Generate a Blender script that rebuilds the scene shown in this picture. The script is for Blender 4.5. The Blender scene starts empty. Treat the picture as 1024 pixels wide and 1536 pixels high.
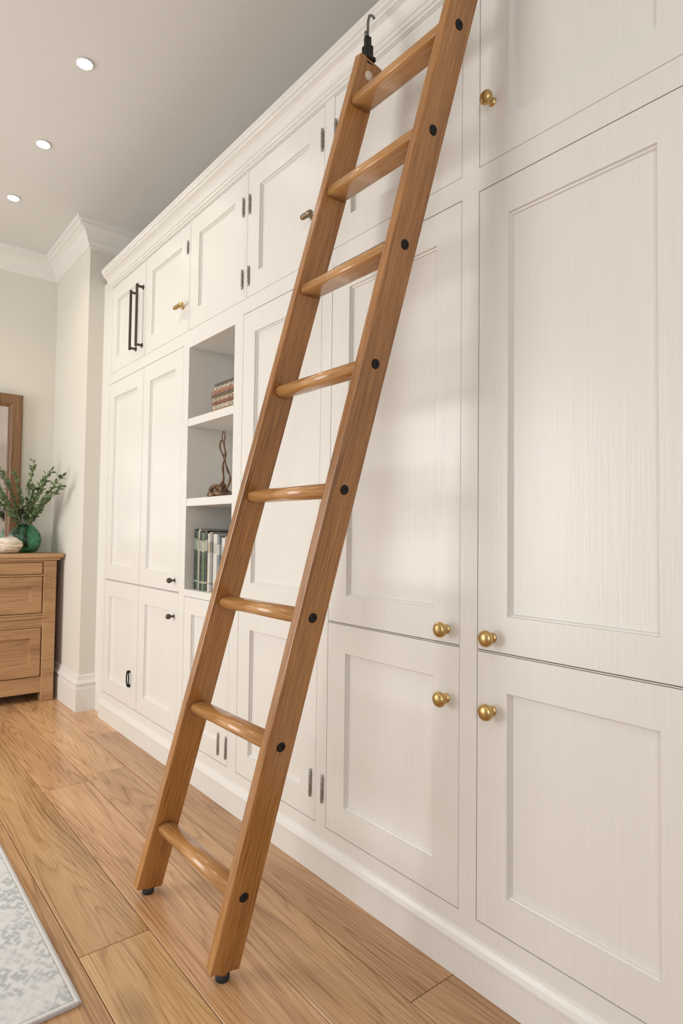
import bpy, bmesh, math, random
from mathutils import Matrix, Vector
random.seed(7)
sc=bpy.context.scene
col=sc.collection
FZ=0.03   # finished floor height
CEIL=3.06

# ------------------------------------------------------------------ helpers
WL={}
def link(o): col.objects.link(o); return o
def empty(name,loc,label,cat,group=None):
    o=bpy.data.objects.new(name,None); o.empty_display_size=.05
    o.location=loc; link(o); WL[o.name]=Vector(loc)
    o["label"]=label; o["category"]=cat
    if group:o["group"]=group
    return o
def fin(name,bm,mats,parent=None,origin=None,smooth=False,bevel=0,seg=2,rot=None,recalc=True):
    """mesh given in world coordinates; origin = world position of the object's origin"""
    if recalc: bmesh.ops.recalc_face_normals(bm,faces=bm.faces)
    if origin is None:
        xs=[v.co for v in bm.verts]
        origin=Vector(((min(v.x for v in xs)+max(v.x for v in xs))/2,(min(v.y for v in xs)+max(v.y for v in xs))/2,min(v.z for v in xs)))
    origin=Vector(origin)
    if rot is None: bmesh.ops.translate(bm,verts=bm.verts,vec=-origin)
    me=bpy.data.meshes.new(name); bm.to_mesh(me); bm.free()
    if not isinstance(mats,(list,tuple)): mats=[mats]
    for m in mats: me.materials.append(m)
    o=bpy.data.objects.new(name,me); link(o)
    WL[o.name]=origin
    if parent is not None:
        o.parent=parent; o.location=origin-WL[parent.name]
    else: o.location=origin
    if rot is not None: o.rotation_euler=rot.to_euler()
    if smooth:
        for p in me.polygons: p.use_smooth=True
    if bevel:
        b=o.modifiers.new('Bevel','BEVEL'); b.width=bevel; b.segments=seg; b.limit_method='ANGLE'; b.angle_limit=math.radians(35)
        b.harden_normals=False
    return o
def box(bm,x0,x1,y0,y1,z0,z1,mi=0):
    vs=[bm.verts.new((x,y,z)) for x in(x0,x1) for y in(y0,y1) for z in(z0,z1)]
    for f in((0,1,3,2),(4,6,7,5),(0,4,5,1),(2,3,7,6),(0,2,6,4),(1,5,7,3)):
        fc=bm.faces.new([vs[i] for i in f]); fc.material_index=mi
    return vs
def lathe(bm,prof,center,axis='Z',n=32,mi=0,smooth=True):
    """prof: (r,h) list"""
    c=Vector(center); rings=[]
    for r,hh in prof:
        ring=[]
        for k in range(n):
            a=2*math.pi*k/n; ca,sa=math.cos(a)*r,math.sin(a)*r
            if axis=='Z':p=Vector((ca,sa,hh))
            elif axis=='-Y':p=Vector((ca,-hh,sa))
            else:p=Vector((hh,ca,sa))
            ring.append(bm.verts.new(c+p))
        rings.append(ring)
    for a,b in zip(rings,rings[1:]):
        for k in range(n):
            f=bm.faces.new((a[k],a[(k+1)%n],b[(k+1)%n],b[k])); f.material_index=mi; f.smooth=smooth
    for r in(rings[0],rings[-1]):
        f=bm.faces.new(r); f.material_index=mi
    return rings
def tube(bm,pts,rad,n=8,mi=0):
    pts=[Vector(p) for p in pts]; rings=[]
    up=Vector((0,0,1)); prev=None
    for i,p in enumerate(pts):
        t=(pts[min(i+1,len(pts)-1)]-pts[max(i-1,0)]).normalized()
        if prev is None:
            a=t.cross(up)
            if a.length<.1:a=t.cross(Vector((1,0,0)))
        else: a=prev-t*prev.dot(t)
        a.normalize(); prev=a; b=t.cross(a)
        r=rad[i] if isinstance(rad,(list,tuple)) else rad
        rings.append([bm.verts.new(p+a*math.cos(2*math.pi*k/n)*r+b*math.sin(2*math.pi*k/n)*r) for k in range(n)])
    for a,b in zip(rings,rings[1:]):
        for k in range(n):
            f=bm.faces.new((a[k],a[(k+1)%n],b[(k+1)%n],b[k])); f.smooth=True; f.material_index=mi
    for r in(rings[0],rings[-1]): f=bm.faces.new(r); f.material_index=mi
def extrude_profile(bm,prof,p0,p1,outdir,mit0=0,mit1=0):
    """prof list of (out,z). runs p0->p1 (xy), offset out along outdir; mit shifts ends along the run by mit*out"""
    p0=Vector((p0[0],p0[1],0));p1=Vector((p1[0],p1[1],0)); d=(p1-p0).normalized(); o=Vector((outdir[0],outdir[1],0))
    A=[bm.verts.new(p0+o*a+d*(mit0*a)+Vector((0,0,z))) for a,z in prof]
    B=[bm.verts.new(p1+o*a+d*(mit1*a)+Vector((0,0,z))) for a,z in prof]
    n=len(prof)
    for i in range(n):
        j=(i+1)%n
        bm.faces.new((A[i],A[j],B[j],B[i]))
    bm.faces.new(A); bm.faces.new(B)

# ------------------------------------------------------------------ materials
def newmat(name):
    m=bpy.data.materials.new(name); m.use_nodes=True
    nt=m.node_tree; b=nt.nodes['Principled BSDF']; return m,nt,b
def N(nt,t,**kw):
    n=nt.nodes.new(t)
    for k,v in kw.items():
        if k in n.inputs: n.inputs[k].default_value=v
        else: setattr(n,k,v)
    return n
def ramp(nt,stops):
    r=nt.nodes.new('ShaderNodeValToRGB'); e=r.color_ramp.elements
    while len(e)<len(stops): e.new(.5)
    for el,(p,c) in zip(e,stops):
        el.position=p; el.color=(c[0],c[1],c[2],1)
    return r
def mapping(nt,scale,src='Object'):
    tc=nt.nodes.new('ShaderNodeTexCoord'); mp=nt.nodes.new('ShaderNodeMapping')
    mp.inputs['Scale'].default_value=scale; nt.links.new(tc.outputs[src],mp.inputs['Vector']); return mp
def paint(name,c,rough=.4,grain=0.0,amp=.02,spec=.5):
    m,nt,b=newmat(name); L=nt.links
    mp=mapping(nt,(220,220,5) if grain else (3,3,3))
    n=N(nt,'ShaderNodeTexNoise',Scale=1.0,Detail=4.0); L.new(mp.outputs[0],n.inputs['Vector'])
    lo=[x*(1-amp) for x in c]; hi=[min(1,x*(1+amp)) for x in c]
    r=ramp(nt,[(.3,lo),(.7,hi)]); L.new(n.outputs['Fac'],r.inputs['Fac']); L.new(r.outputs['Color'],b.inputs['Base Color'])
    b.inputs['Roughness'].default_value=rough; b.inputs['Specular IOR Level'].default_value=spec
    bp=N(nt,'ShaderNodeBump',Strength=grain if grain else .05,Distance=.002); L.new(n.outputs['Fac'],bp.inputs['Height']); L.new(bp.outputs[0],b.inputs['Normal'])
    return m
def simple(name,c,rough=.5,metal=0,noise=.06,scale=30):
    m,nt,b=newmat(name); L=nt.links
    mp=mapping(nt,(scale,)*3); n=N(nt,'ShaderNodeTexNoise',Scale=1.0,Detail=3.0); L.new(mp.outputs[0],n.inputs['Vector'])
    r=ramp(nt,[(.3,[x*(1-noise) for x in c]),(.7,[min(1,x*(1+noise)) for x in c])])
    L.new(n.outputs['Fac'],r.inputs['Fac']); L.new(r.outputs['Color'],b.inputs['Base Color'])
    b.inputs['Roughness'].default_value=rough; b.inputs['Metallic'].default_value=metal
    return m
def wood(name,dark,mid,light,axis='Z',rough=.35,attr=False,knots=False,bump=.15,coat=0.0,ring=(.8,5.0,60.),ringmix=.3,fine=(7,170),finemix=.35,vlo=.80,vhi=1.14):
    m,nt,b=newmat(name); L=nt.links
    tc=nt.nodes.new('ShaderNodeTexCoord'); vec=tc.outputs['Object']
    if attr:
        at=N(nt,'ShaderNodeAttribute',attribute_name='plank')
        sp=nt.nodes.new('ShaderNodeSeparateColor'); L.new(at.outputs['Color'],sp.inputs[0])
        cb=nt.nodes.new('ShaderNodeCombineXYZ')
        m1=N(nt,'ShaderNodeMath',operation='MULTIPLY'); m1.inputs[1].default_value=37.; L.new(sp.outputs[0],m1.inputs[0]); L.new(m1.outputs[0],cb.inputs[0])
        m2=N(nt,'ShaderNodeMath',operation='MULTIPLY'); m2.inputs[1].default_value=13.; L.new(sp.outputs[1],m2.inputs[0]); L.new(m2.outputs[0],cb.inputs[2])
        va=N(nt,'ShaderNodeVectorMath',operation='ADD'); L.new(vec,va.inputs[0]); L.new(cb.outputs[0],va.inputs[1]); vec=va.outputs[0]
    def mp(along,across):
        q=nt.nodes.new('ShaderNodeMapping'); s=[across]*3; s['XYZ'.index(axis)]=along
        q.inputs['Scale'].default_value=s; L.new(vec,q.inputs['Vector']); return q
    a=mp(ring[0],ring[1]); n1=N(nt,'ShaderNodeTexNoise',Scale=1.0,Detail=1.5,Roughness=.45,Distortion=.1); L.new(a.outputs[0],n1.inputs['Vector'])
    mu=N(nt,'ShaderNodeMath',operation='MULTIPLY'); mu.inputs[1].default_value=ring[2]; L.new(n1.outputs['Fac'],mu.inputs[0])
    fr=N(nt,'ShaderNodeMath',operation='FRACT'); L.new(mu.outputs[0],fr.inputs[0])
    # sharp late-wood line, soft early wood
    rr=ramp(nt,[(0,(0,0,0)),(.12,(.75,.75,.75)),(.6,(1,1,1)),(.9,(.45,.45,.45)),(1,(0,0,0))]); L.new(fr.outputs[0],rr.inputs['Fac'])
    c=mp(*fine); n2=N(nt,'ShaderNodeTexNoise',Scale=1.0,Detail=2.5,Roughness=.65); L.new(c.outputs[0],n2.inputs['Vector'])
    d=mp(1.0,9); n3=N(nt,'ShaderNodeTexNoise',Scale=1.0,Detail=3.0); L.new(d.outputs[0],n3.inputs['Vector'])
    def contrast(x,lo,hi):
        q=nt.nodes.new('ShaderNodeMapRange'); q.inputs['From Min'].default_value=lo; q.inputs['From Max'].default_value=hi; L.new(x,q.inputs['Value']); return q.outputs[0]
    def mix(x,y,f):
        q=nt.nodes.new('ShaderNodeMix'); q.data_type='FLOAT'; q.inputs[0].default_value=f
        L.new(x,q.inputs[2]); L.new(y,q.inputs[3]); return q.outputs[0]
    v=mix(contrast(n3.outputs['Fac'],.25,.75),rr.outputs['Color'],ringmix); v=mix(v,contrast(n2.outputs['Fac'],.3,.7),finemix)
    r=ramp(nt,[(.15,dark),(.5,mid),(.85,light)]); L.new(v,r.inputs['Fac']); out=r.outputs['Color']
    if attr:
        hs=nt.nodes.new('ShaderNodeHueSaturation')
        mr2=nt.nodes.new('ShaderNodeMapRange'); mr2.inputs['To Min'].default_value=vlo; mr2.inputs['To Max'].default_value=vhi
        L.new(sp.outputs[2],mr2.inputs['Value']); L.new(mr2.outputs[0],hs.inputs['Value'])
        mr3=nt.nodes.new('ShaderNodeMapRange'); mr3.inputs['To Min'].default_value=.495; mr3.inputs['To Max'].default_value=.506
        L.new(sp.outputs[1],mr3.inputs['Value']); L.new(mr3.outputs[0],hs.inputs['Hue'])
        L.new(out,hs.inputs['Color']); out=hs.outputs['Color']
    if knots:
        k=mp(1.3,3.0); vo=N(nt,'ShaderNodeTexVoronoi',Scale=1.0); L.new(k.outputs[0],vo.inputs['Vector'])
        r2=ramp(nt,[(.0,(1,1,1)),(.04,(.85,.85,.85)),(.06,(.35,.35,.35)),(.15,(0,0,0))]); L.new(vo.outputs['Distance'],r2.inputs['Fac'])
        mx=nt.nodes.new('ShaderNodeMix'); mx.data_type='RGBA'; L.new(r2.outputs['Color'],mx.inputs[0]); L.new(out,mx.inputs[6]); mx.inputs[7].default_value=(dark[0]*.35,dark[1]*.3,dark[2]*.3,1)
        out=mx.outputs[2]
    L.new(out,b.inputs['Base Color']); b.inputs['Roughness'].default_value=rough
    b.inputs['Coat Weight'].default_value=coat; b.inputs['Coat Roughness'].default_value=.2
    bp=N(nt,'ShaderNodeBump',Strength=bump,Distance=.001); L.new(v,bp.inputs['Height']); L.new(bp.outputs[0],b.inputs['Normal'])
    return m
M_cab=paint('cabinet_paint',(.760,.742,.700),.30,grain=.2,amp=.018)
M_wall=paint('wall_paint',(.71,.685,.62),.7,amp=.01)
M_ceil=paint('ceiling_paint',(.69,.68,.66),.8,amp=.01)
M_trim=paint('trim_paint',(.77,.755,.72),.45,amp=.01)
M_ladder=wood('ladder_oak',(.12,.042,.009),(.35,.150,.038),(.51,.25,.078),'Z',.26,bump=.10,coat=.35,ring=(.3,24.,20.),ringmix=.35,fine=(9,420),finemix=.42)
M_rung=wood('rung_oak',(.20,.08,.02),(.43,.205,.066),(.60,.33,.13),'X',.24,bump=.10,coat=.4,ring=(.35,24.,22.),ringmix=.35,fine=(9,420),finemix=.42)
M_floor=wood('floor_oak',(.22,.105,.042),(.48,.275,.130),(.64,.41,.22),'X',.24,attr=True,knots=True,bump=.10,ring=(.40,5.6,28.),ringmix=.38,fine=(5,230),finemix=.38,vlo=.78,vhi=1.18)
M_dress=wood('dresser_oak',(.25,.125,.052),(.42,.235,.108),(.51,.31,.155),'Y',.45,ring=(.5,9.,20.),ringmix=.25,finemix=.25)
M_frame=wood('frame_wood',(.07,.032,.012),(.19,.095,.04),(.29,.16,.075),'Z',.4,ring=(.6,10.,24.))
M_gap=simple('seam_dark',(.10,.06,.035),.9)
M_brass=simple('brass',(.60,.42,.18),.32,1,.15)
M_bronze=simple('aged_bronze',(.26,.20,.14),.4,1,.2)
M_black=simple('black_metal',(.015,.014,.013),.35,.6)
M_dark=simple('dark_bronze',(.10,.085,.065),.35,.9)
M_hinge=simple('pewter_hinge',(.42,.40,.36),.38,.85,.35,120)
M_rubber=simple('black_rubber',(.02,.02,.02),.7)
M_steel=simple('dark_steel',(.25,.25,.25),.3,1)
M_ivory=simple('ivory_inlay',(.75,.66,.52),.5)

def emis(name,c,s):
    m,nt,b=newmat(name); b.inputs['Emission Color'].default_value=(*c,1); b.inputs['Emission Strength'].default_value=s; b.inputs['Base Color'].default_value=(*c,1); return m
M_lamp=emis('downlight_lens',(1,.92,.80),45)

# ------------------------------------------------------------------ room shell
XF=-4.73; XP=-3.99; YP=-.075; YW=.6
XR=1.6; YB=-3.6
CX0,CX1=-3.803,-.40
def struct(o): o["kind"]="structure"; return o
# floor planks (a single floor mesh, each plank its own board with its own grain)
bm=bmesh.new(); layer=bm.loops.layers.float_color.new('plank')
def plank(x0,x1,y0,y1):
    g=.0009; n0=len(bm.faces)
    box(bm,x0+g,x1-g,y0+g,y1-g,FZ-.012,FZ)
    c=(random.random(),random.random(),random.random(),1)
    bm.faces.ensure_lookup_table()
    for f in bm.faces[n0:]:
        for l in f.loops: l[layer]=c
W=.19; y=-.545-W*17
while y<YW:
    x=-5.0-random.random()*2.2
    while x<XR:
        ln=random.uniform(1.7,2.6); plank(max(x,-4.9),min(x+ln,XR+.1),y,y+W) if x+ln>-4.9 else None
        x+=ln
    y+=W
n0=len(bm.faces); box(bm,-4.9,XR+.1,-3.8,YW+.1,-.1,FZ-.012,1)
floor=struct(fin('floor',bm,[M_floor,M_gap],recalc=True))
b_=floor.modifiers.new('Bevel','BEVEL'); b_.width=.0016; b_.segments=1
# walls
bm=bmesh.new(); box(bm,-4.9,XR+.1,YW,YW+.12,FZ,CEIL); struct(fin('wall_back',bm,M_wall))
bm=bmesh.new(); box(bm,XF-.12,XF,-3.7,YW,FZ,CEIL); struct(fin('wall_far',bm,M_wall))
bm=bmesh.new(); box(bm,XF,XP,YP,YW,FZ,CEIL); struct(fin('wall_pier',bm,M_wall))
bm=bmesh.new(); box(bm,XP,CX0-.004,.02,YW,FZ,2.70); struct(fin('trim_scribe',bm,M_cab))
bm=bmesh.new(); box(bm,-4.9,XR+.1,-3.7,YW+.12,CEIL,CEIL+.1); struct(fin('ceiling',bm,M_ceil))
# skirting boards
SK=[(0,FZ),(.022,FZ),(.022,FZ+.135),(.018,FZ+.15),(.018,FZ+.158),(.024,FZ+.165),(.024,FZ+.172),(.012,FZ+.19),(.008,FZ+.215),(0,FZ+.22)]
bm=bmesh.new()
extrude_profile(bm,SK,(XP,YP),(XP,.02),(1,0),-1,0)
extrude_profile(bm,SK,(XF,YP),(XP,YP),(0,-1),0,1)
struct(fin('baseboard_pier',bm,M_trim))
bm=bmesh.new(); extrude_profile(bm,SK,(XF,-3.6),(XF,YP-.024),(1,0)); struct(fin('baseboard_far',bm,M_trim))
# ceiling cornice
CR=[(0,CEIL-.145),(.012,CEIL-.142),(.014,CEIL-.126),(.022,CEIL-.118),(.03,CEIL-.09),(.05,CEIL-.058),(.075,CEIL-.042),(.088,CEIL-.038),(.09,CEIL-.022),(.105,CEIL-.018),(.108,CEIL),(0,CEIL)]
bm=bmesh.new()
extrude_profile(bm,CR,(XP,YP),(XP,YW),(1,0),-1,0)
extrude_profile(bm,CR,(XF,YP),(XP,YP),(0,-1),1,1)
extrude_profile(bm,CR,(XF,-3.6),(XF,YP),(1,0),0,-1)
struct(fin('trim_cornice',bm,M_trim))

# ------------------------------------------------------------------ built-in cabinet
CAB=empty('built_in_cabinet',(-2.1,.3,FZ),"cream painted floor-to-ceiling fitted cupboard wall with shaker doors",'built-in cupboard')
DZ=[(.187,.846),(.852,2.02),(2.085,2.608)]
g=.002
doors=[] # (x0,x1,z0,z1)
for x0,x1 in((-3.780,-3.2505),(-3.2455,-2.752),(-2.19,-1.665),(-1.607,-1.057),(-.998,-.465)):
    for z0,z1 in DZ[:2]: doors.append((x0,x1,z0,z1))
doors.append((-2.69,-2.262,.187,.838))
for x0,x1 in((-3.768,-3.2505),(-3.2455,-2.712),(-2.70,-2.19),(-2.172,-1.662),(-1.607,-1.057),(-.998,-.465)):
    doors.append((x0,x1)+DZ[2])
niche=(-2.692,-2.262,.872,2.0)
opens=[(a-g,b-(-g),c-g,d+g) for a,b,c,d in doors]+[niche]
xs=sorted(set([CX0,CX1]+[v for o in opens for v in o[:2]])); zs=sorted(set([.135,2.66]+[v for o in opens for v in o[2:]]))
def solid(i,j):
    if i<0 or j<0 or i>=len(xs)-1 or j>=len(zs)-1: return False
    cx=(xs[i]+xs[i+1])/2; cz=(zs[j]+zs[j+1])/2
    return not any(o[0]<cx<o[1] and o[2]<cz<o[3] for o in opens)
bm=bmesh.new(); T=.025
for i in range(len(xs)-1):
    for j in range(len(zs)-1):
        if not solid(i,j): continue
        a,b_,c,d=xs[i],xs[i+1],zs[j],zs[j+1]
        F=lambda *p: bm.faces.new([bm.verts.new(q) for q in p])
        F((a,0,c),(b_,0,c),(b_,0,d),(a,0,d)); F((a,T,c),(a,T,d),(b_,T,d),(b_,T,c))
        if not solid(i-1,j):F((a,0,c),(a,0,d),(a,T,d),(a,T,c))
        if not solid(i+1,j):F((b_,0,c),(b_,T,c),(b_,T,d),(b_,0,d))
        if not solid(i,j-1):F((a,0,c),(a,T,c),(b_,T,c),(b_,0,c))
        if not solid(i,j+1):F((a,0,d),(b_,0,d),(b_,T,d),(a,T,d))
bmesh.ops.remove_doubles(bm,verts=bm.verts,dist=1e-5)
# carcass shell
box(bm,CX0,CX0+.02,T,.58,FZ,2.66); box(bm,CX1-.02,CX1,T,.58,FZ,2.66)
box(bm,CX0,CX1,.56,.58,FZ,2.66); box(bm,CX0,CX1,T,.58,2.64,2.66); box(bm,CX0,CX1,T,.58,.10,.12)
box(bm,CX0,CX1,.03,.56,2.035,2.06)
# niche lining
nx0,nx1,nz0,nz1=niche; ND=.34
box(bm,nx0-.018,nx0,T,ND,nz0-.018,nz1+.018); box(bm,nx1,nx1+.018,T,ND,nz0-.018,nz1+.018)
box(bm,nx0,nx1,ND-.012,ND,nz0,nz1); box(bm,nx0,nx1,T,ND,nz0-.018,nz0); box(bm,nx0,nx1,T,ND,nz1,nz1+.018)
for xd in(-1.64,-1.03): box(bm,xd-.009,xd+.009,T,.56,.12,2.64)
body=fin('body',bm,M_cab,CAB)
# plinth
PL=[(-.03,FZ),(.016,FZ),(.016,.108),(.020,.112),(.020,.119),(.012,.127),(.006,.137),(0,.142),(-.03,.142)]
bm=bmesh.new(); extrude_profile(bm,PL,(CX0,0),(CX1,0),(0,-1)); fin('plinth',bm,M_cab,CAB)
# crown
CP=[(-.3,2.612),(.0,2.613),(.007,2.614),(.008,2.622),(.014,2.624),(.015,2.634),(.020,2.637),(.022,2.648),(.027,2.658),(.036,2.668),(.045,2.674),(.050,2.676),(.051,2.685),(.058,2.688),(.059,2.698),(.062,2.70),(.062,2.714),(-.3,2.714)]
bm=bmesh.new(); extrude_profile(bm,CP,(CX0-.003,0),(CX1,0),(0,-1),0,0)
fin('crown_moulding',bm,M_cab,CAB)
# shelves
for z in(1.255,1.628):
    bm=bmesh.new(); box(bm,nx0+.0005,nx1-.0005,.001,ND-.013,z,z+.036); fin('shelf',bm,M_cab,CAB,bevel=.002)
def door(x0,x1,z0,z1):
    s=.088 if x1-x0>.45 else .075
    rings=[(0,.022),(0,.0012),(.0012,0),(s,0),(s+.0012,.0075),(s+.0045,.0085),(s+.0065,.0140)]
    bm=bmesh.new(); R_=[]
    for ins,yy in rings:
        R_.append([bm.verts.new(p) for p in((x0+ins,yy,z0+ins),(x1-ins,yy,z0+ins),(x1-ins,yy,z1-ins),(x0+ins,yy,z1-ins))])
    for a,b in zip(R_,R_[1:]):
        for k in range(4): bm.faces.new((a[k],a[(k+1)%4],b[(k+1)%4],b[k]))
    bm.faces.new(R_[0]); bm.faces.new(R_[-1])
    return fin('door',bm,M_cab,CAB)
D={}
for d in doors: D[(round(d[0],2),round(d[2],2))]=door(*d)
def dr(x,z):
    for d in doors:
        if d[0]<=x<=d[1] and d[2]<=z<=d[3]: return D[(round(d[0],2),round(d[2],2))]
    return CAB
def knob(x,z,r=.019,mat=None,label=None):
    bm=bmesh.new(); k=r/.019
    lathe(bm,[(.0115*k,0),(.0115*k,.0018),(.0095*k,.003),(.0070*k,.006),(.0066*k,.010),(.009*k,.0135),(.0145*k,.0175),(.0180*k,.0225),(.0190*k,.0275),(.0178*k,.0325),(.0140*k,.0365),(.008*k,.0390),(.0005,.0398)],(x,0,z),'-Y',28)
    o=fin('knob',bm,mat or M_brass,dr(x,z),origin=(x,0,z))
    if label:o["label"]=label
    return o
knob(-1.100,.888,.0205,label='round brass knob'); knob(-.952,.885,.0205,label='round brass knob'); knob(-1.100,.708,.0205,label='round brass knob'); knob(-.952,.708,.0205,label='round brass knob')
knob(-.958,2.235,.018,label='round brass knob')
knob(-2.80,.905,.013,M_dark,'small dark metal knob'); knob(-2.80,.735,.013,M_dark,'small dark metal knob')
def turn(x,z,mat,label,k=1.0):
    bm=bmesh.new()
    lathe(bm,[(.010,0),(.010,.003),(.006,.006),(.006,.020),(.009,.022)],(x,0,z),'-Y',20)
    lathe(bm,[(.001,-.030*k),(.007,-.029*k),(.010,-.022*k),(.0105,-.010*k),(.009,0),(.0105,.010*k),(.010,.022*k),(.007,.029*k),(.001,.030*k)],(x,-.028,z),'X',16)
    o=fin('knob',bm,mat,dr(x,z),origin=(x,0,z)); o["label"]=label
turn(-1.725,2.24,M_bronze,'oval aged bronze knob'); turn(-2.765,2.212,M_brass,'brass bar knob',1.6)
def bar(x,z0,z1):
    bm=bmesh.new()
    box(bm,x-.006,x+.006,-.042,-.030,z0,z1)
    for z in(z0+.012,z1-.012): 
        box(bm,x-.006,x+.006,-.031,-.004,z-.006,z+.006); lathe(bm,[(.013,0),(.013,.004),(.008,.006)],(x,0,z),'-Y',18)
    o=fin('handle',bm,M_dark,dr(x,(z0+z1)/2),origin=(x,0,z0),bevel=.0015); o["label"]='tall dark bronze bar handle'
bar(-3.372,2.135,2.47); bar(-3.282,2.135,2.48)
def hinge(x,z,hh=.075,w=.0075,mat=None):
    bm=bmesh.new()
    box(bm,x-w,x+w,-.0025,-.0002,z-hh/2+.008,z+hh/2-.008)
    lathe(bm,[(.002,-hh/2-.004),(.0042,-hh/2),(.0042,hh/2),(.002,hh/2+.004)],(x,-.005,z),'Z',12)
    for q in range(1,5):
        zz=z-hh/2+hh*q/5; lathe(bm,[(.0052,-.001),(.0052,.001)],(x,-.005,zz),'Z',12)
    o=fin('hinge',bm,mat or M_hinge,dr(x,z),origin=(x,0,z)); o["label"]='pewter butt hinge'
hinge(-2.205,2.47);hinge(-2.205,2.17);hinge(-2.155,2.465);hinge(-2.155,2.17);hinge(-1.672,2.49);hinge(-1.598,2.485);hinge(-2.725,2.49,.06)
hinge(-1.690,.305,.085,.005);hinge(-1.625,.305,.085,.005);hinge(-2.335,.26,.085,.005);hinge(-2.27,.26,.085,.005)
# latch on the far lower door
bm=bmesh.new(); x,z=-3.345,.34
tube(bm,[(x+.016*math.cos(a),-.012,z+.04*math.sin(a)) for a in [i*math.pi/8 for i in range(0,17)]],.004,8)
box(bm,x-.012,x+.012,-.012,-.0003,z-.045,z-.03); box(bm,x-.008,x+.008,-.014,-.0003,z+.03,z+.043)
fin('latch',bm,M_black,dr(x,z),origin=(x,0,z))["label"]='small black drop latch'

# ------------------------------------------------------------------ ladder
LAD=empty('library_ladder',(-1.65,-.484,FZ),"honey oak rolling library ladder leaning on cream cupboards",'ladder')
LY=lambda z:-.484+.1563*(z-.03)
LXc=lambda z:-1.815+.222*(z-.24)-.015
RXc=lambda z:-1.350+.1773*(z-.246)-.015
TS=.030; WS=.082
def stile(fx,z0,z1,name):
    a=Vector((fx(z0),LY(z0),z0)); b=Vector((fx(z1),LY(z1),z1)); A=(b-a); Ln=A.length; A.normalize()
    X=Vector((1,0,0)); X=(X-A*X.dot(A)).normalized(); Y=A.cross(X)
    R3=Matrix((X,Y,A)).transposed()
    bm=bmesh.new(); box(bm,-TS/2,TS/2,-WS/2,WS/2,0,Ln)
    o=fin(name,bm,M_ladder,LAD,origin=a,rot=R3,bevel=.004,seg=3); return o,a,R3,Ln
ZB=FZ+.024; ZT=2.51
ls,la,lR,lL=stile(LXc,ZB-.004,ZT,'stile'); rs,ra,rR,rL=stile(RXc,ZB,ZT,'stile')
rz=[.24,.61,.928,1.243,1.552,1.845,2.125,2.383]
for i,z in enumerate(rz):
    x0=LXc(z)+TS/2-.006; x1=RXc(z)-TS/2+.006; yc=LY(z)
    if i<5: hd,ht,p=.028,.0195,2.1
    else: hd,ht,p=.033,.0135,6
    prof=[]
    for k in range(28):
        a=2*math.pi*k/28; c,s_=math.cos(a),math.sin(a)
        prof.append((hd*math.copysign(abs(c)**(2/p),c),ht*math.copysign(abs(s_)**(2/p),s_)))
    bm=bmesh.new(); A=[bm.verts.new((x0,yc+u,z+v)) for u,v in prof]; B=[bm.verts.new((x1,yc+u,z+v)) for u,v in prof]
    for k in range(28):
        f=bm.faces.new((A[k],A[(k+1)%28],B[(k+1)%28],B[k])); f.smooth=True
    bm.faces.new(A);bm.faces.new(B)
    o=fin('rung',bm,M_rung,LAD,origin=((x0+x1)/2,yc,z))
    if i>=5:o["label"]='flat oak tread'
    else:o["label"]='rounded oak rung'
    # bolts on the outer faces
    for fx,sg in((RXc,1),(LXc,-1)):
        bx=fx(z)+sg*TS/2
        bm=bmesh.new(); lathe(bm,[(.0125,-.004),(.0125,.0012),(.011,.003),(.007,.0034),(.006,.0018),(.0005,.0016)],(0,0,0),'X',24)
        if sg<0: bmesh.ops.scale(bm,vec=(-1,1,1),verts=bm.verts)
        fin('bolt_cap',bm,M_black,LAD,origin=(bx,yc,z),rot=rR if sg>0 else lR)
# feet
for fx in(LXc,RXc):
    bx,by=fx(ZB),LY(ZB); 
    bm=bmesh.new(); lathe(bm,[(.015,.014),(.016,.025),(.013,.045)],(bx,by,FZ),'Z',20); fin('foot_stem',bm,M_ladder,LAD)
    bm=bmesh.new(); lathe(bm,[(.016,0),(.018,.003),(.018,.013),(.015,.017),(.010,.019)],(bx,by,FZ),'Z',24); fin('rubber_foot',bm,M_rubber,LAD)
# top hooks
for fx in(LXc,RXc):
    tx,ty,tz=fx(ZT),LY(ZT),ZT
    bm=bmesh.new(); box(bm,tx-.013,tx+.013,ty-.018,ty+.006,tz-.015,tz+.045); box(bm,tx-.018,tx+.018,ty-.02,ty+.012,tz-.002,tz+.010)
    box(bm,tx-.009,tx+.009,ty-.014,ty+.002,tz+.045,tz+.072)
    fin('bracket',bm,M_black,LAD,bevel=.002)
    bm=bmesh.new(); y0=ty-.006
    pts=[(tx,y0,tz+.05),(tx,y0,tz+.09),(tx,y0+.001,tz+.122),(tx,y0+.006,tz+.141),(tx,y0+.016,tz+.147),(tx,y0+.026,tz+.143)]
    tube(bm,pts,.004,8); tube(bm,[(tx,y0,tz+.09),(tx+.004,y0-.012,tz+.08),(tx+.006,y0-.014,tz+.065)],.0035,8)
    fin('hook',bm,M_steel,LAD)["label"]='steel hook at the cornice'
# ivory inlay disc near the top of the left stile (inner face)
zz=ZT-.045; bm=bmesh.new(); lathe(bm,[(.013,-.002),(.013,.001),(.0005,.0012)],(0,0,0),'X',24)
fin('inlay_disc',bm,M_ivory,LAD,origin=(LXc(zz)+TS/2,LY(zz)+.002,zz),rot=lR)["label"]='pale oval inlay'

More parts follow.
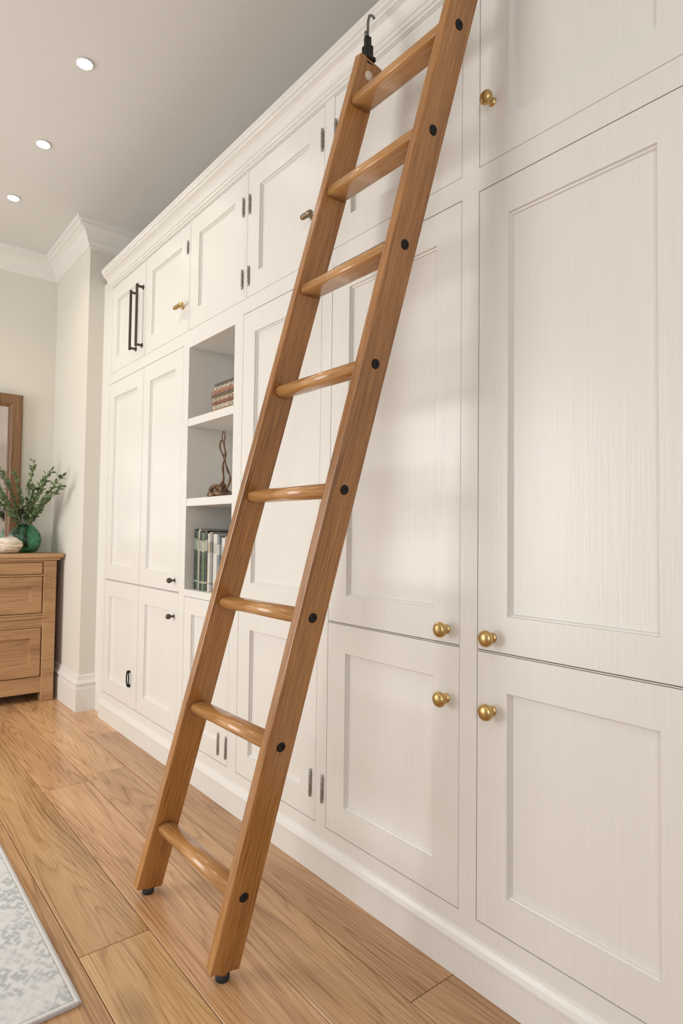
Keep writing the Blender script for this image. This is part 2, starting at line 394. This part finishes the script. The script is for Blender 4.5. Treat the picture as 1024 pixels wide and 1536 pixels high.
# ------------------------------------------------------------------ recessed downlights
for i,(x,y) in enumerate(((-2.608,-.5265),(-3.293,-.5205),(-3.945,-.525))):
    E=empty('recessed_downlight',(x,y,CEIL-.006),"small round lit recessed downlight in pale ceiling",'ceiling light','ceiling downlights')
    bm=bmesh.new(); lathe(bm,[(.034,.0055),(.034,0),(.031,-.002),(.028,.0),(.028,.0055)],(x,y,CEIL-.006),'Z',32); fin('trim_ring',bm,M_trim,E)
    bm=bmesh.new(); lathe(bm,[(.027,.005),(.026,-.002),(.018,-.005),(.0005,-.006)],(x,y,CEIL-.006),'Z',32); fin('lens',bm,M_lamp,E)
for (x,y,e) in((-2.608,-.5265,12),(-3.293,-.5205,12),(-3.945,-.525,12),(-1.2,-1.7,19),(.1,-1.7,19)):
    l=bpy.data.lights.new('downlight_lamp','SPOT'); l.energy=e; l.spot_size=math.radians(130); l.spot_blend=.9; l.color=(1,.88,.73); l.shadow_soft_size=.10
    lo=bpy.data.objects.new('downlight_lamp',l); lo.location=(x,y,CEIL-.03); link(lo)

# ------------------------------------------------------------------ dresser
dx0,dx1=-4.705,-4.36; dy0,dy1=-1.15,-.125
DR=empty('oak_dresser',((dx0+dx1)/2,(dy0+dy1)/2,FZ),"light oak chest of drawers against a cream wall",'chest of drawers')
bm=bmesh.new(); box(bm,dx0,dx1+.03,dy0-.03,dy1+.035,.958,.985); box(bm,dx0,dx1+.018,dy0-.015,dy1+.02,.942,.9575); fin('top',bm,M_dress,DR,bevel=.004)
bm=bmesh.new(); box(bm,dx0,dx1-.03,dy0+.01,dy1-.01,.10,.941)
for z0,z1 in((.09,.19),(.508,.522),(.583,.597),(.838,.848),(.93,.9415)): box(bm,dx1-.03,dx1,dy0+.05,dy1-.05,z0,z1)
box(bm,dx1-.03,dx1+.004,dy0+.05,dy1-.05,.522,.583)
box(bm,dx1-.03,dx1+.016,dy0+.05,dy1-.05,.568,.583)
fin('body',bm,M_dress,DR,bevel=.002)
for yy in(dy0,dy1-.078):
    bm=bmesh.new(); vs=box(bm,dx1-.07,dx1+.008,yy,yy+.078,FZ,.941); fin('leg',bm,M_dress,DR,bevel=.005)
    bm=bmesh.new(); box(bm,dx0,dx0+.05,yy,yy+.078,FZ,.12); fin('leg',bm,M_dress,DR,bevel=.005)
for z0,z1,pan in((.8515,.927,0),(.6005,.835,1),(.194,.505,1)):
    a,b=dy0+.083,dy1-.083; s=.062
    rings=[(0,-.026),(0,-.004),(.003,-.001)]+([(s,-.001),(s+.002,-.018),(s+.014,-.022)] if pan else [])
    bm=bmesh.new(); R_=[]
    for ins,xx in rings:
        R_.append([bm.verts.new((dx1+xx,p,q)) for p,q in((a+ins,z0+ins),(b-ins,z0+ins),(b-ins,z1-ins),(a+ins,z1-ins))])
    for u,v in zip(R_,R_[1:]):
        for k in range(4): bm.faces.new((u[k],u[(k+1)%4],v[(k+1)%4],v[k]))
    bm.faces.new(R_[0]); bm.faces.new(R_[-1])
    dd=fin('drawer',bm,M_dress,DR)
# mirror
my1=-.290; my0=-1.02; mz0,mz1=.9855,2.06; fw=.085
MI=empty('framed_mirror',(-4.69,(my0+my1)/2,mz0),"wooden framed mirror standing on the oak dresser",'mirror')
bm=bmesh.new()
rings=[(0,-4.71),(0,-4.672),(.012,-4.665),(fw-.02,-4.668),(fw-.012,-4.676),(fw,-4.680),(fw,-4.71)]
R_=[[bm.verts.new((xx,p,q)) for p,q in((my0+i,mz0+i),(my1-i,mz0+i),(my1-i,mz1-i),(my0+i,mz1-i))] for i,xx in rings]
for u,v in zip(R_,R_[1:]+R_[:1]):
    for k in range(4): bm.faces.new((u[k],u[(k+1)%4],v[(k+1)%4],v[k]))
fin('frame',bm,M_frame,MI)
M_mirror=simple('mirror_glass',(.62,.56,.52),.12,1,.01)
bm=bmesh.new(); box(bm,-4.70,-4.693,my0+fw-.003,my1-fw+.003,mz0+fw-.003,mz1-fw+.003); fin('mirror_glass',bm,M_mirror,MI)
# vase with foliage
vx,vy,vz=-4.56,-.278,.9852
VA=empty('glass_vase',(vx,vy,vz),"green recycled glass bottle vase holding leafy sprigs on dresser",'vase')
def glass(name,c,tr):
    m,nt,b=newmat(name); b.inputs['Roughness'].default_value=.04; b.inputs['Transmission Weight'].default_value=tr; b.inputs['IOR'].default_value=1.35
    mp=mapping(nt,(45,45,45)); n=N(nt,'ShaderNodeTexNoise',Scale=1.0); nt.links.new(mp.outputs[0],n.inputs[0])
    bp=N(nt,'ShaderNodeBump',Strength=.8,Distance=.006); nt.links.new(n.outputs['Fac'],bp.inputs['Height']); nt.links.new(bp.outputs[0],b.inputs['Normal'])
    r=ramp(nt,[(.3,[x*.75 for x in c]),(.7,c)]); nt.links.new(n.outputs['Fac'],r.inputs[0]); nt.links.new(r.outputs[0],b.inputs['Base Color'])
    return m
M_green=glass('green_glass',(.45,.86,.66),1.0); M_clear=glass('clear_glass',(.92,.97,.94),1.0)
bm=bmesh.new(); lathe(bm,[(.055,.001),(.078,.012),(.096,.05),(.102,.085),(.095,.125),(.075,.158),(.052,.180),(.042,.192),(.038,.192),(.048,.178),(.071,.155),(.091,.123),(.098,.085),(.092,.052),(.074,.017),(.05,.008)],(vx,vy,vz),'Z',40); fin('vase_body',bm,M_green,VA)
bm=bmesh.new(); lathe(bm,[(.042,.1925),(.038,.215),(.040,.26),(.050,.285),(.054,.29),(.050,.29),(.036,.255),(.034,.215),(.038,.1925)],(vx,vy,vz),'Z',40)
for f in [f for f in bm.faces if len(f.verts)>4]: bmesh.ops.delete(bm,geom=[f],context='FACES_ONLY')
fin('vase_neck',bm,M_clear,VA)
M_leaf=simple('leaf_green',(.15,.22,.10),.5,0,.45,25); M_stem=simple('stem_brown',(.14,.12,.06),.6)
bs=bmesh.new(); bl=bmesh.new()
def leaf(bm,p,d,up,L_,w):
    d=d.normalized(); s=d.cross(up); 
    if s.length<.05: s=d.cross(Vector((1,0,0)))
    s.normalize(); n=s.cross(d)
    a=bm.verts.new(p); c=[bm.verts.new(p+d*L_*t+s*w*q+n*(L_*.12*math.sin(t*3))) for t,q in((.25,.7),(.55,1),(.85,.5))]
    e=[bm.verts.new(p+d*L_*t-s*w*q+n*(L_*.12*math.sin(t*3))) for t,q in((.25,.7),(.55,1),(.85,.5))]; tip=bm.verts.new(p+d*L_)
    bm.faces.new((a,c[0],e[0])); bm.faces.new((c[0],c[1],e[1],e[0])); bm.faces.new((c[1],c[2],e[2],e[1])); bm.faces.new((c[2],tip,e[2]))
rnd=random.Random(3)
stems=[((.44,.11),.33),((.38,.13),.27),((.27,.09),.38),((.16,.08),.33),((.08,.02),.42),((.05,-.08),.34),((.04,-.17),.37),((.08,-.28),.24),((.16,.12),.20),((.12,.02),.24),((.10,-.18),.18),((.30,.06),.20),((.1,-.24),.30)]
for (ox,oy),hh in stems:
    pts=[]; 
    for k in range(9):
        t=k/8; pts.append(Vector((vx+ox*t**1.4+rnd.uniform(-.004,.004),vy+oy*t**1.4+rnd.uniform(-.004,.004),vz+.10+(hh+.09)*t-(.03*t*t if abs(ox)>.18 else 0))))
    pts[0]=Vector((vx+rnd.uniform(-.02,.02),vy+rnd.uniform(-.02,.02),vz+.03)); pts[1]=Vector((vx+rnd.uniform(-.012,.012),vy+rnd.uniform(-.012,.012),vz+.17))
    tube(bs,pts,[.0028-.0002*k for k in range(9)],6)
    for k in range(3,9):
        for r_ in range(10):
            t=rnd.random(); p=pts[k-1].lerp(pts[k],t)
            dirn=(pts[k]-pts[k-1]).normalized()*.8+Vector((rnd.uniform(-1,1),rnd.uniform(-1,.8),rnd.uniform(-.5,.8)))
            leaf(bl,p,dirn,Vector((rnd.uniform(-1,1),rnd.uniform(-1,1),1)),rnd.uniform(.026,.044),rnd.uniform(.007,.012))
for v in bl.verts: v.co.y=min(v.co.y,YP-.004)
for v in bs.verts: v.co.y=min(v.co.y,YP-.006)
fin('leafy_stems',bs,M_stem,VA); fin('leaves',bl,M_leaf,VA,recalc=False)
# stone ornament
ox,oy,oz=-4.405,-.405,.9853
m,nt,b=newmat('banded_stone'); mp=mapping(nt,(5,5,34)); n=N(nt,'ShaderNodeTexNoise',Scale=1.2,Detail=3.0,Distortion=.8); nt.links.new(mp.outputs[0],n.inputs[0])
r=ramp(nt,[(.38,(.34,.21,.12)),(.48,(.62,.50,.36)),(.58,(.76,.70,.60))]); nt.links.new(n.outputs['Fac'],r.inputs[0]); nt.links.new(r.outputs[0],b.inputs['Base Color']); M_stone=m
bm=bmesh.new(); bmesh.ops.create_uvsphere(bm,u_segments=40,v_segments=24,radius=1)
for v in bm.verts:
    c=v.co; k=1+.035*math.sin(6*math.atan2(c.z,c.y)+4*c.x)
    v.co=Vector((ox+c.x*.068*k,oy+c.y*.082*k,oz+.051+max(c.z,-.93)*.055*k))
zmin=min(v.co.z for v in bm.verts); bmesh.ops.translate(bm,verts=bm.verts,vec=(0,0,oz-zmin))
o=fin('decorative_stone',bm,M_stone,None,smooth=True); o["label"]="rounded cream and brown banded ornament on the dresser"; o["category"]="ornament"

# ------------------------------------------------------------------ niche contents
def bookmat(i,c,band):
    m,nt,b=newmat('book_cover_%d'%i); mp=mapping(nt,(1,1,1),'Generated')
    w=N(nt,'ShaderNodeTexNoise',Scale=9.0,Detail=2.0); nt.links.new(mp.outputs[0],w.inputs[0])
    sx=nt.nodes.new('ShaderNodeSeparateXYZ'); nt.links.new(mp.outputs[0],sx.inputs[0])
    r=ramp(nt,[(0,c),(.12,band),(.15,c),(.62,c),(.66,band),(.80,band),(.84,c)]); r.color_ramp.interpolation='CONSTANT'
    nt.links.new(sx.outputs['Z'],r.inputs[0])
    mx=nt.nodes.new('ShaderNodeMix'); mx.data_type='RGBA'; rr=ramp(nt,[(.55,(0,0,0)),(.6,(.25,.25,.25))]); nt.links.new(w.outputs['Fac'],rr.inputs[0])
    nt.links.new(rr.outputs[0],mx.inputs[0]); nt.links.new(r.outputs[0],mx.inputs[6]); mx.inputs[7].default_value=(band[0],band[1],band[2],1)
    nt.links.new(mx.outputs[2],b.inputs['Base Color']); b.inputs['Roughness'].default_value=.45; return m
M_page=simple('book_pages',(.72,.66,.54),.8)
books=[((.02,.035,.03),(.22,.25,.2),.026,.278,'dark green'),((.10,.13,.06),(.35,.37,.28),.022,.270,'olive green'),((.50,.50,.44),(.2,.24,.15),.018,.276,'pale sage'),((.02,.02,.02),(.3,.3,.27),.024,.268,'black'),((.08,.14,.07),(.4,.42,.3),.026,.262,'leaf green'),((.035,.04,.04),(.35,.35,.3),.022,.271,'charcoal'),
((.60,.57,.50),(.42,.37,.28),.026,.258,'cream'),((.30,.29,.27),(.15,.15,.13),.024,.264,'stone grey'),((.62,.61,.57),(.45,.44,.38),.036,.255,'ivory'),((.20,.24,.25),(.45,.47,.45),.022,.249,'blue grey'),
((.64,.63,.60),(.5,.52,.52),.030,.240,'white'),((.45,.38,.28),(.25,.2,.13),.020,.246,'tan'),((.60,.61,.60),(.38,.42,.44),.034,.228,'pale grey')]
x=nx0+.012
zf=nz0+.0005
for i,(c,bd,w,hh,cn) in enumerate(books):
    cm=bookmat(i,c,bd); y0=.028+random.uniform(0,.014); dep=.19
    bm=bmesh.new(); t=.0025
    box(bm,x,x+t,y0,y0+dep,zf,zf+hh); box(bm,x+w-t,x+w,y0,y0+dep,zf,zf+hh); box(bm,x+t,x+w-t,y0,y0+t,zf,zf+hh)
    box(bm,x+t,x+w-t,y0+t,y0+dep-.004,zf+.004,zf+hh-.004,1)
    o=fin('book',bm,[cm,M_page],None); o["label"]=cn+" hardback book standing upright in the cupboard niche"; o["category"]="book"; o["group"]="upright books in the cupboard niche"
    x+=w+.0015
# leaning book
bm=bmesh.new(); c=bookmat(20,(.06,.06,.065),(.5,.5,.45)); w,hh=.022,.275; y0=.03;dep=.19
box(bm,0,.0025,0,dep,0,hh);box(bm,w-.0025,w,0,dep,0,hh);box(bm,.0025,w-.0025,0,.0025,0,hh);box(bm,.0025,w-.0025,.0025,dep-.004,.004,hh-.004,1)
o=fin('book',bm,[c,M_page],None,origin=(0,0,0)); ang=math.radians(-5)
o.rotation_euler=(0,ang,0); o.location=(nx1-.0275,y0,zf+.0001)
o["label"]="dark hardback book leaning beside the upright books"; o["category"]="book"; o["group"]="upright books in the cupboard niche"
# stack of flat books on the upper shelf
zs_=1.6645; sb=[((.26,.16,.10),.5),((.42,.36,.27),.5),((.19,.075,.045),.5),((.36,.28,.19),.5),((.12,.075,.05),.5),((.30,.13,.075),.5),((.38,.32,.24),.5),((.10,.08,.07),.5)]
for i,(c,_) in enumerate(sb):
    hh=.0165; x0=-2.50+random.uniform(-.008,.006); x1=-2.29+random.uniform(-.005,.005); y0=.03+random.uniform(-.006,.006); t=.002; y1=y0+.22
    bm=bmesh.new(); box(bm,x0,x1,y0,y1,zs_,zs_+t); box(bm,x0,x1,y0,y1,zs_+hh-t,zs_+hh); box(bm,x0,x0+t,y0,y1,zs_+t,zs_+hh-t)
    box(bm,x0+t,x1-.004,y0+.004,y1-.004,zs_+t,zs_+hh-t,1)
    box(bm,x0,x1,y0,y0+t,zs_+t,zs_+hh-t)
    o=fin('book',bm,[simple('stack_cover_%d'%i,c,.5,0,.8,90),M_page],None); o["label"]="small brown book lying flat in a stack on the shelf"; o["category"]="book"; o["group"]="stacked books on the shelf"
    zs_+=hh+.0002
# knotted sculpture
bm=bmesh.new(); sx_,sy_,sz_=-2.525,.085,1.2915
def ring(c,R1,r2,tilt,ph=0):
    q=Matrix.Rotation(ph,3,'Z')@Matrix.Rotation(tilt,3,'X'); return [Vector(c)+q@Vector((R1*math.cos(a),R1*math.sin(a),0)) for a in [2*math.pi*k/24 for k in range(25)]]
for c,R1,r2,ti,ph in(((sx_-.05,sy_,sz_+.026),.028,.011,.5,0),((sx_-.045,sy_,sz_+.034),.023,.010,1.3,.8),((sx_+.025,sy_,sz_+.022),.032,.011,.3,1.5),((sx_+.03,sy_,sz_+.038),.024,.010,1.4,2.2),((sx_-.005,sy_+.01,sz_+.032),.026,.010,1.0,.2)):
    tube(bm,ring(c,R1,r2,ti,ph),r2,10)
for ph in(0,math.pi*.9):
    pts=[];rr=[]
    for k in range(49):
        t=k/48; a=ph+t*4.5; R1=.022*(1-.5*t)+.009*math.sin(t*9+ph)
        pts.append((sx_+.036+R1*math.cos(a)+.014*math.sin(t*4.5),sy_+R1*math.sin(a)*.7,sz_+.04+.22*t)); rr.append(.0046*(1-.4*t)+.0018*abs(math.sin(t*12+ph)))
    tube(bm,pts,rr,8)
tube(bm,[(sx_+.024+.013*math.cos(a),sy_,sz_+.275+.026*math.sin(a)) for a in [2*math.pi*k/16 for k in range(17)]],.003,8)
zmin=min(v.co.z for v in bm.verts); bmesh.ops.translate(bm,verts=bm.verts,vec=(0,0,sz_+.0002-zmin))
o=fin('knotted_sculpture',bm,simple('sculpture_bronze',(.17,.10,.055),.4,.4,.5,50),None,smooth=True); o["label"]="brown knotted twig-like sculpture on the cupboard shelf"; o["category"]="sculpture"

# ------------------------------------------------------------------ rug (woven leaf pattern)
m,nt,b=newmat('rug_weave'); L=nt.links
tc=nt.nodes.new('ShaderNodeTexCoord')
def leaflayer(rot,sx,sy):
    q=nt.nodes.new('ShaderNodeMapping'); q.vector_type='POINT'; q.inputs['Rotation'].default_value=(0,0,rot); L.new(tc.outputs['Object'],q.inputs['Vector'])
    q2=nt.nodes.new('ShaderNodeMapping'); q2.inputs['Scale'].default_value=(sx,sy,1); L.new(q.outputs[0],q2.inputs['Vector'])
    v=N(nt,'ShaderNodeTexVoronoi',Scale=1.0); v.voronoi_dimensions='2D'; L.new(q2.outputs[0],v.inputs['Vector'])
    r_=ramp(nt,[(.14,(1,1,1)),(.46,(0,0,0))]); L.new(v.outputs['Distance'],r_.inputs['Fac']); return r_.outputs['Color']
A_=leaflayer(.7,24,54); B_=leaflayer(-.5,23,52)
mxx=N(nt,'ShaderNodeMath',operation='MAXIMUM'); L.new(A_,mxx.inputs[0]); L.new(B_,mxx.inputs[1])
n=N(nt,'ShaderNodeTexNoise',Scale=160.0,Detail=3.0,Roughness=.8); L.new(tc.outputs['Object'],n.inputs[0])
n5=N(nt,'ShaderNodeTexNoise',Scale=10.0,Detail=2.0); L.new(tc.outputs['Object'],n5.inputs[0])
rr5=ramp(nt,[(.36,(.2,.2,.2)),(.60,(.8,.8,.8))]); L.new(n5.outputs['Fac'],rr5.inputs[0])
mm=N(nt,'ShaderNodeMath',operation='MULTIPLY'); L.new(mxx.outputs[0],mm.inputs[0]); L.new(rr5.outputs[0],mm.inputs[1])
m6=N(nt,'ShaderNodeMath',operation='MULTIPLY_ADD'); m6.inputs[1].default_value=.75; L.new(n.outputs['Fac'],m6.inputs[0]); L.new(mm.outputs[0],m6.inputs[2])
r=ramp(nt,[(.3,(.72,.725,.72)),(.6,(.63,.645,.65)),(1.0,(.46,.485,.495))]); L.new(m6.outputs[0],r.inputs[0]); L.new(r.outputs[0],b.inputs['Base Color'])
b.inputs['Roughness'].default_value=.95; n4=N(nt,'ShaderNodeTexNoise',Scale=400.0); L.new(tc.outputs['Object'],n4.inputs[0])
bp=N(nt,'ShaderNodeBump',Strength=.6,Distance=.003); L.new(n4.outputs['Fac'],bp.inputs['Height']); L.new(bp.outputs[0],b.inputs['Normal']); M_rug=m
M_rugb=paint('rug_binding',(.69,.69,.685),.95,grain=.4,amp=.08); M_rugd=simple('rug_edge_cord',(.50,.48,.47),.9)
rx0,rx1,ry0,ry1=-3.35,-1.525,-2.35,-.778
RU=empty('area_rug',((rx0+rx1)/2,(ry0+ry1)/2,FZ),"pale grey and white patterned rug on oak floor",'rug')
bb=.014
bm=bmesh.new(); box(bm,rx0+bb,rx1-bb,ry0+bb,ry1-bb,FZ+.0005,FZ+.0115); fin('pile',bm,M_rug,RU,bevel=.002)
def rectring(bm,i0,i1,z0,z1):
    for a in((rx0+i0,rx1-i0,ry0+i0,ry0+i1),(rx0+i0,rx1-i0,ry1-i1,ry1-i0),(rx0+i0,rx0+i1,ry0+i1,ry1-i1),(rx1-i1,rx1-i0,ry0+i1,ry1-i1)): box(bm,*a,z0,z1)
bm=bmesh.new(); rectring(bm,.004,bb,FZ+.0005,FZ+.0105); fin('border',bm,M_rugb,RU,bevel=.002)
bm=bmesh.new(); rectring(bm,0,.004,FZ+.0005,FZ+.010); fin('edge_cord',bm,M_rugd,RU,bevel=.0015)

# ------------------------------------------------------------------ light
w=bpy.data.worlds.new('World'); sc.world=w; w.use_nodes=True
w.node_tree.nodes['Background'].inputs[0].default_value=(.97,.98,1,1); w.node_tree.nodes['Background'].inputs[1].default_value=.41
def area(name,loc,target,sx,sy,e,c):
    l=bpy.data.lights.new(name,'AREA'); l.shape='RECTANGLE'; l.size=sx; l.size_y=sy; l.energy=e; l.color=c
    o=bpy.data.objects.new(name,l); o.location=loc; o.rotation_euler=(Vector(target)-Vector(loc)).to_track_quat('-Z','Y').to_euler(); link(o)
area('window_and_fill_light',(-3.3,-3.2,1.3),(-2.7,0,.4),1.8,2.0,74,(1,.99,.965))
area('window_and_fill_light',(1.5,-2.6,1.7),(-2.4,0,1.3),1.4,2.0,32,(1,.98,.95))  # no window here: unseen fill lamp added behind the camera to brighten the niche
# ------------------------------------------------------------------ camera
cd=bpy.data.cameras.new('camera'); cam=bpy.data.objects.new('camera',cd); link(cam); sc.camera=cam
cd.sensor_fit='VERTICAL'; cd.sensor_height=36; cd.lens=36*930/1536; cd.clip_start=.05
R=(Matrix.Rotation(math.radians(50.9),3,'Z')@Matrix.Rotation(math.radians(92.06),3,'X')@Matrix.Rotation(math.radians(0.72),3,'Z'))
cam.matrix_world=Matrix.Translation((0,-1.256,1.134))@R.to_4x4()
sc.view_settings.view_transform='Standard'
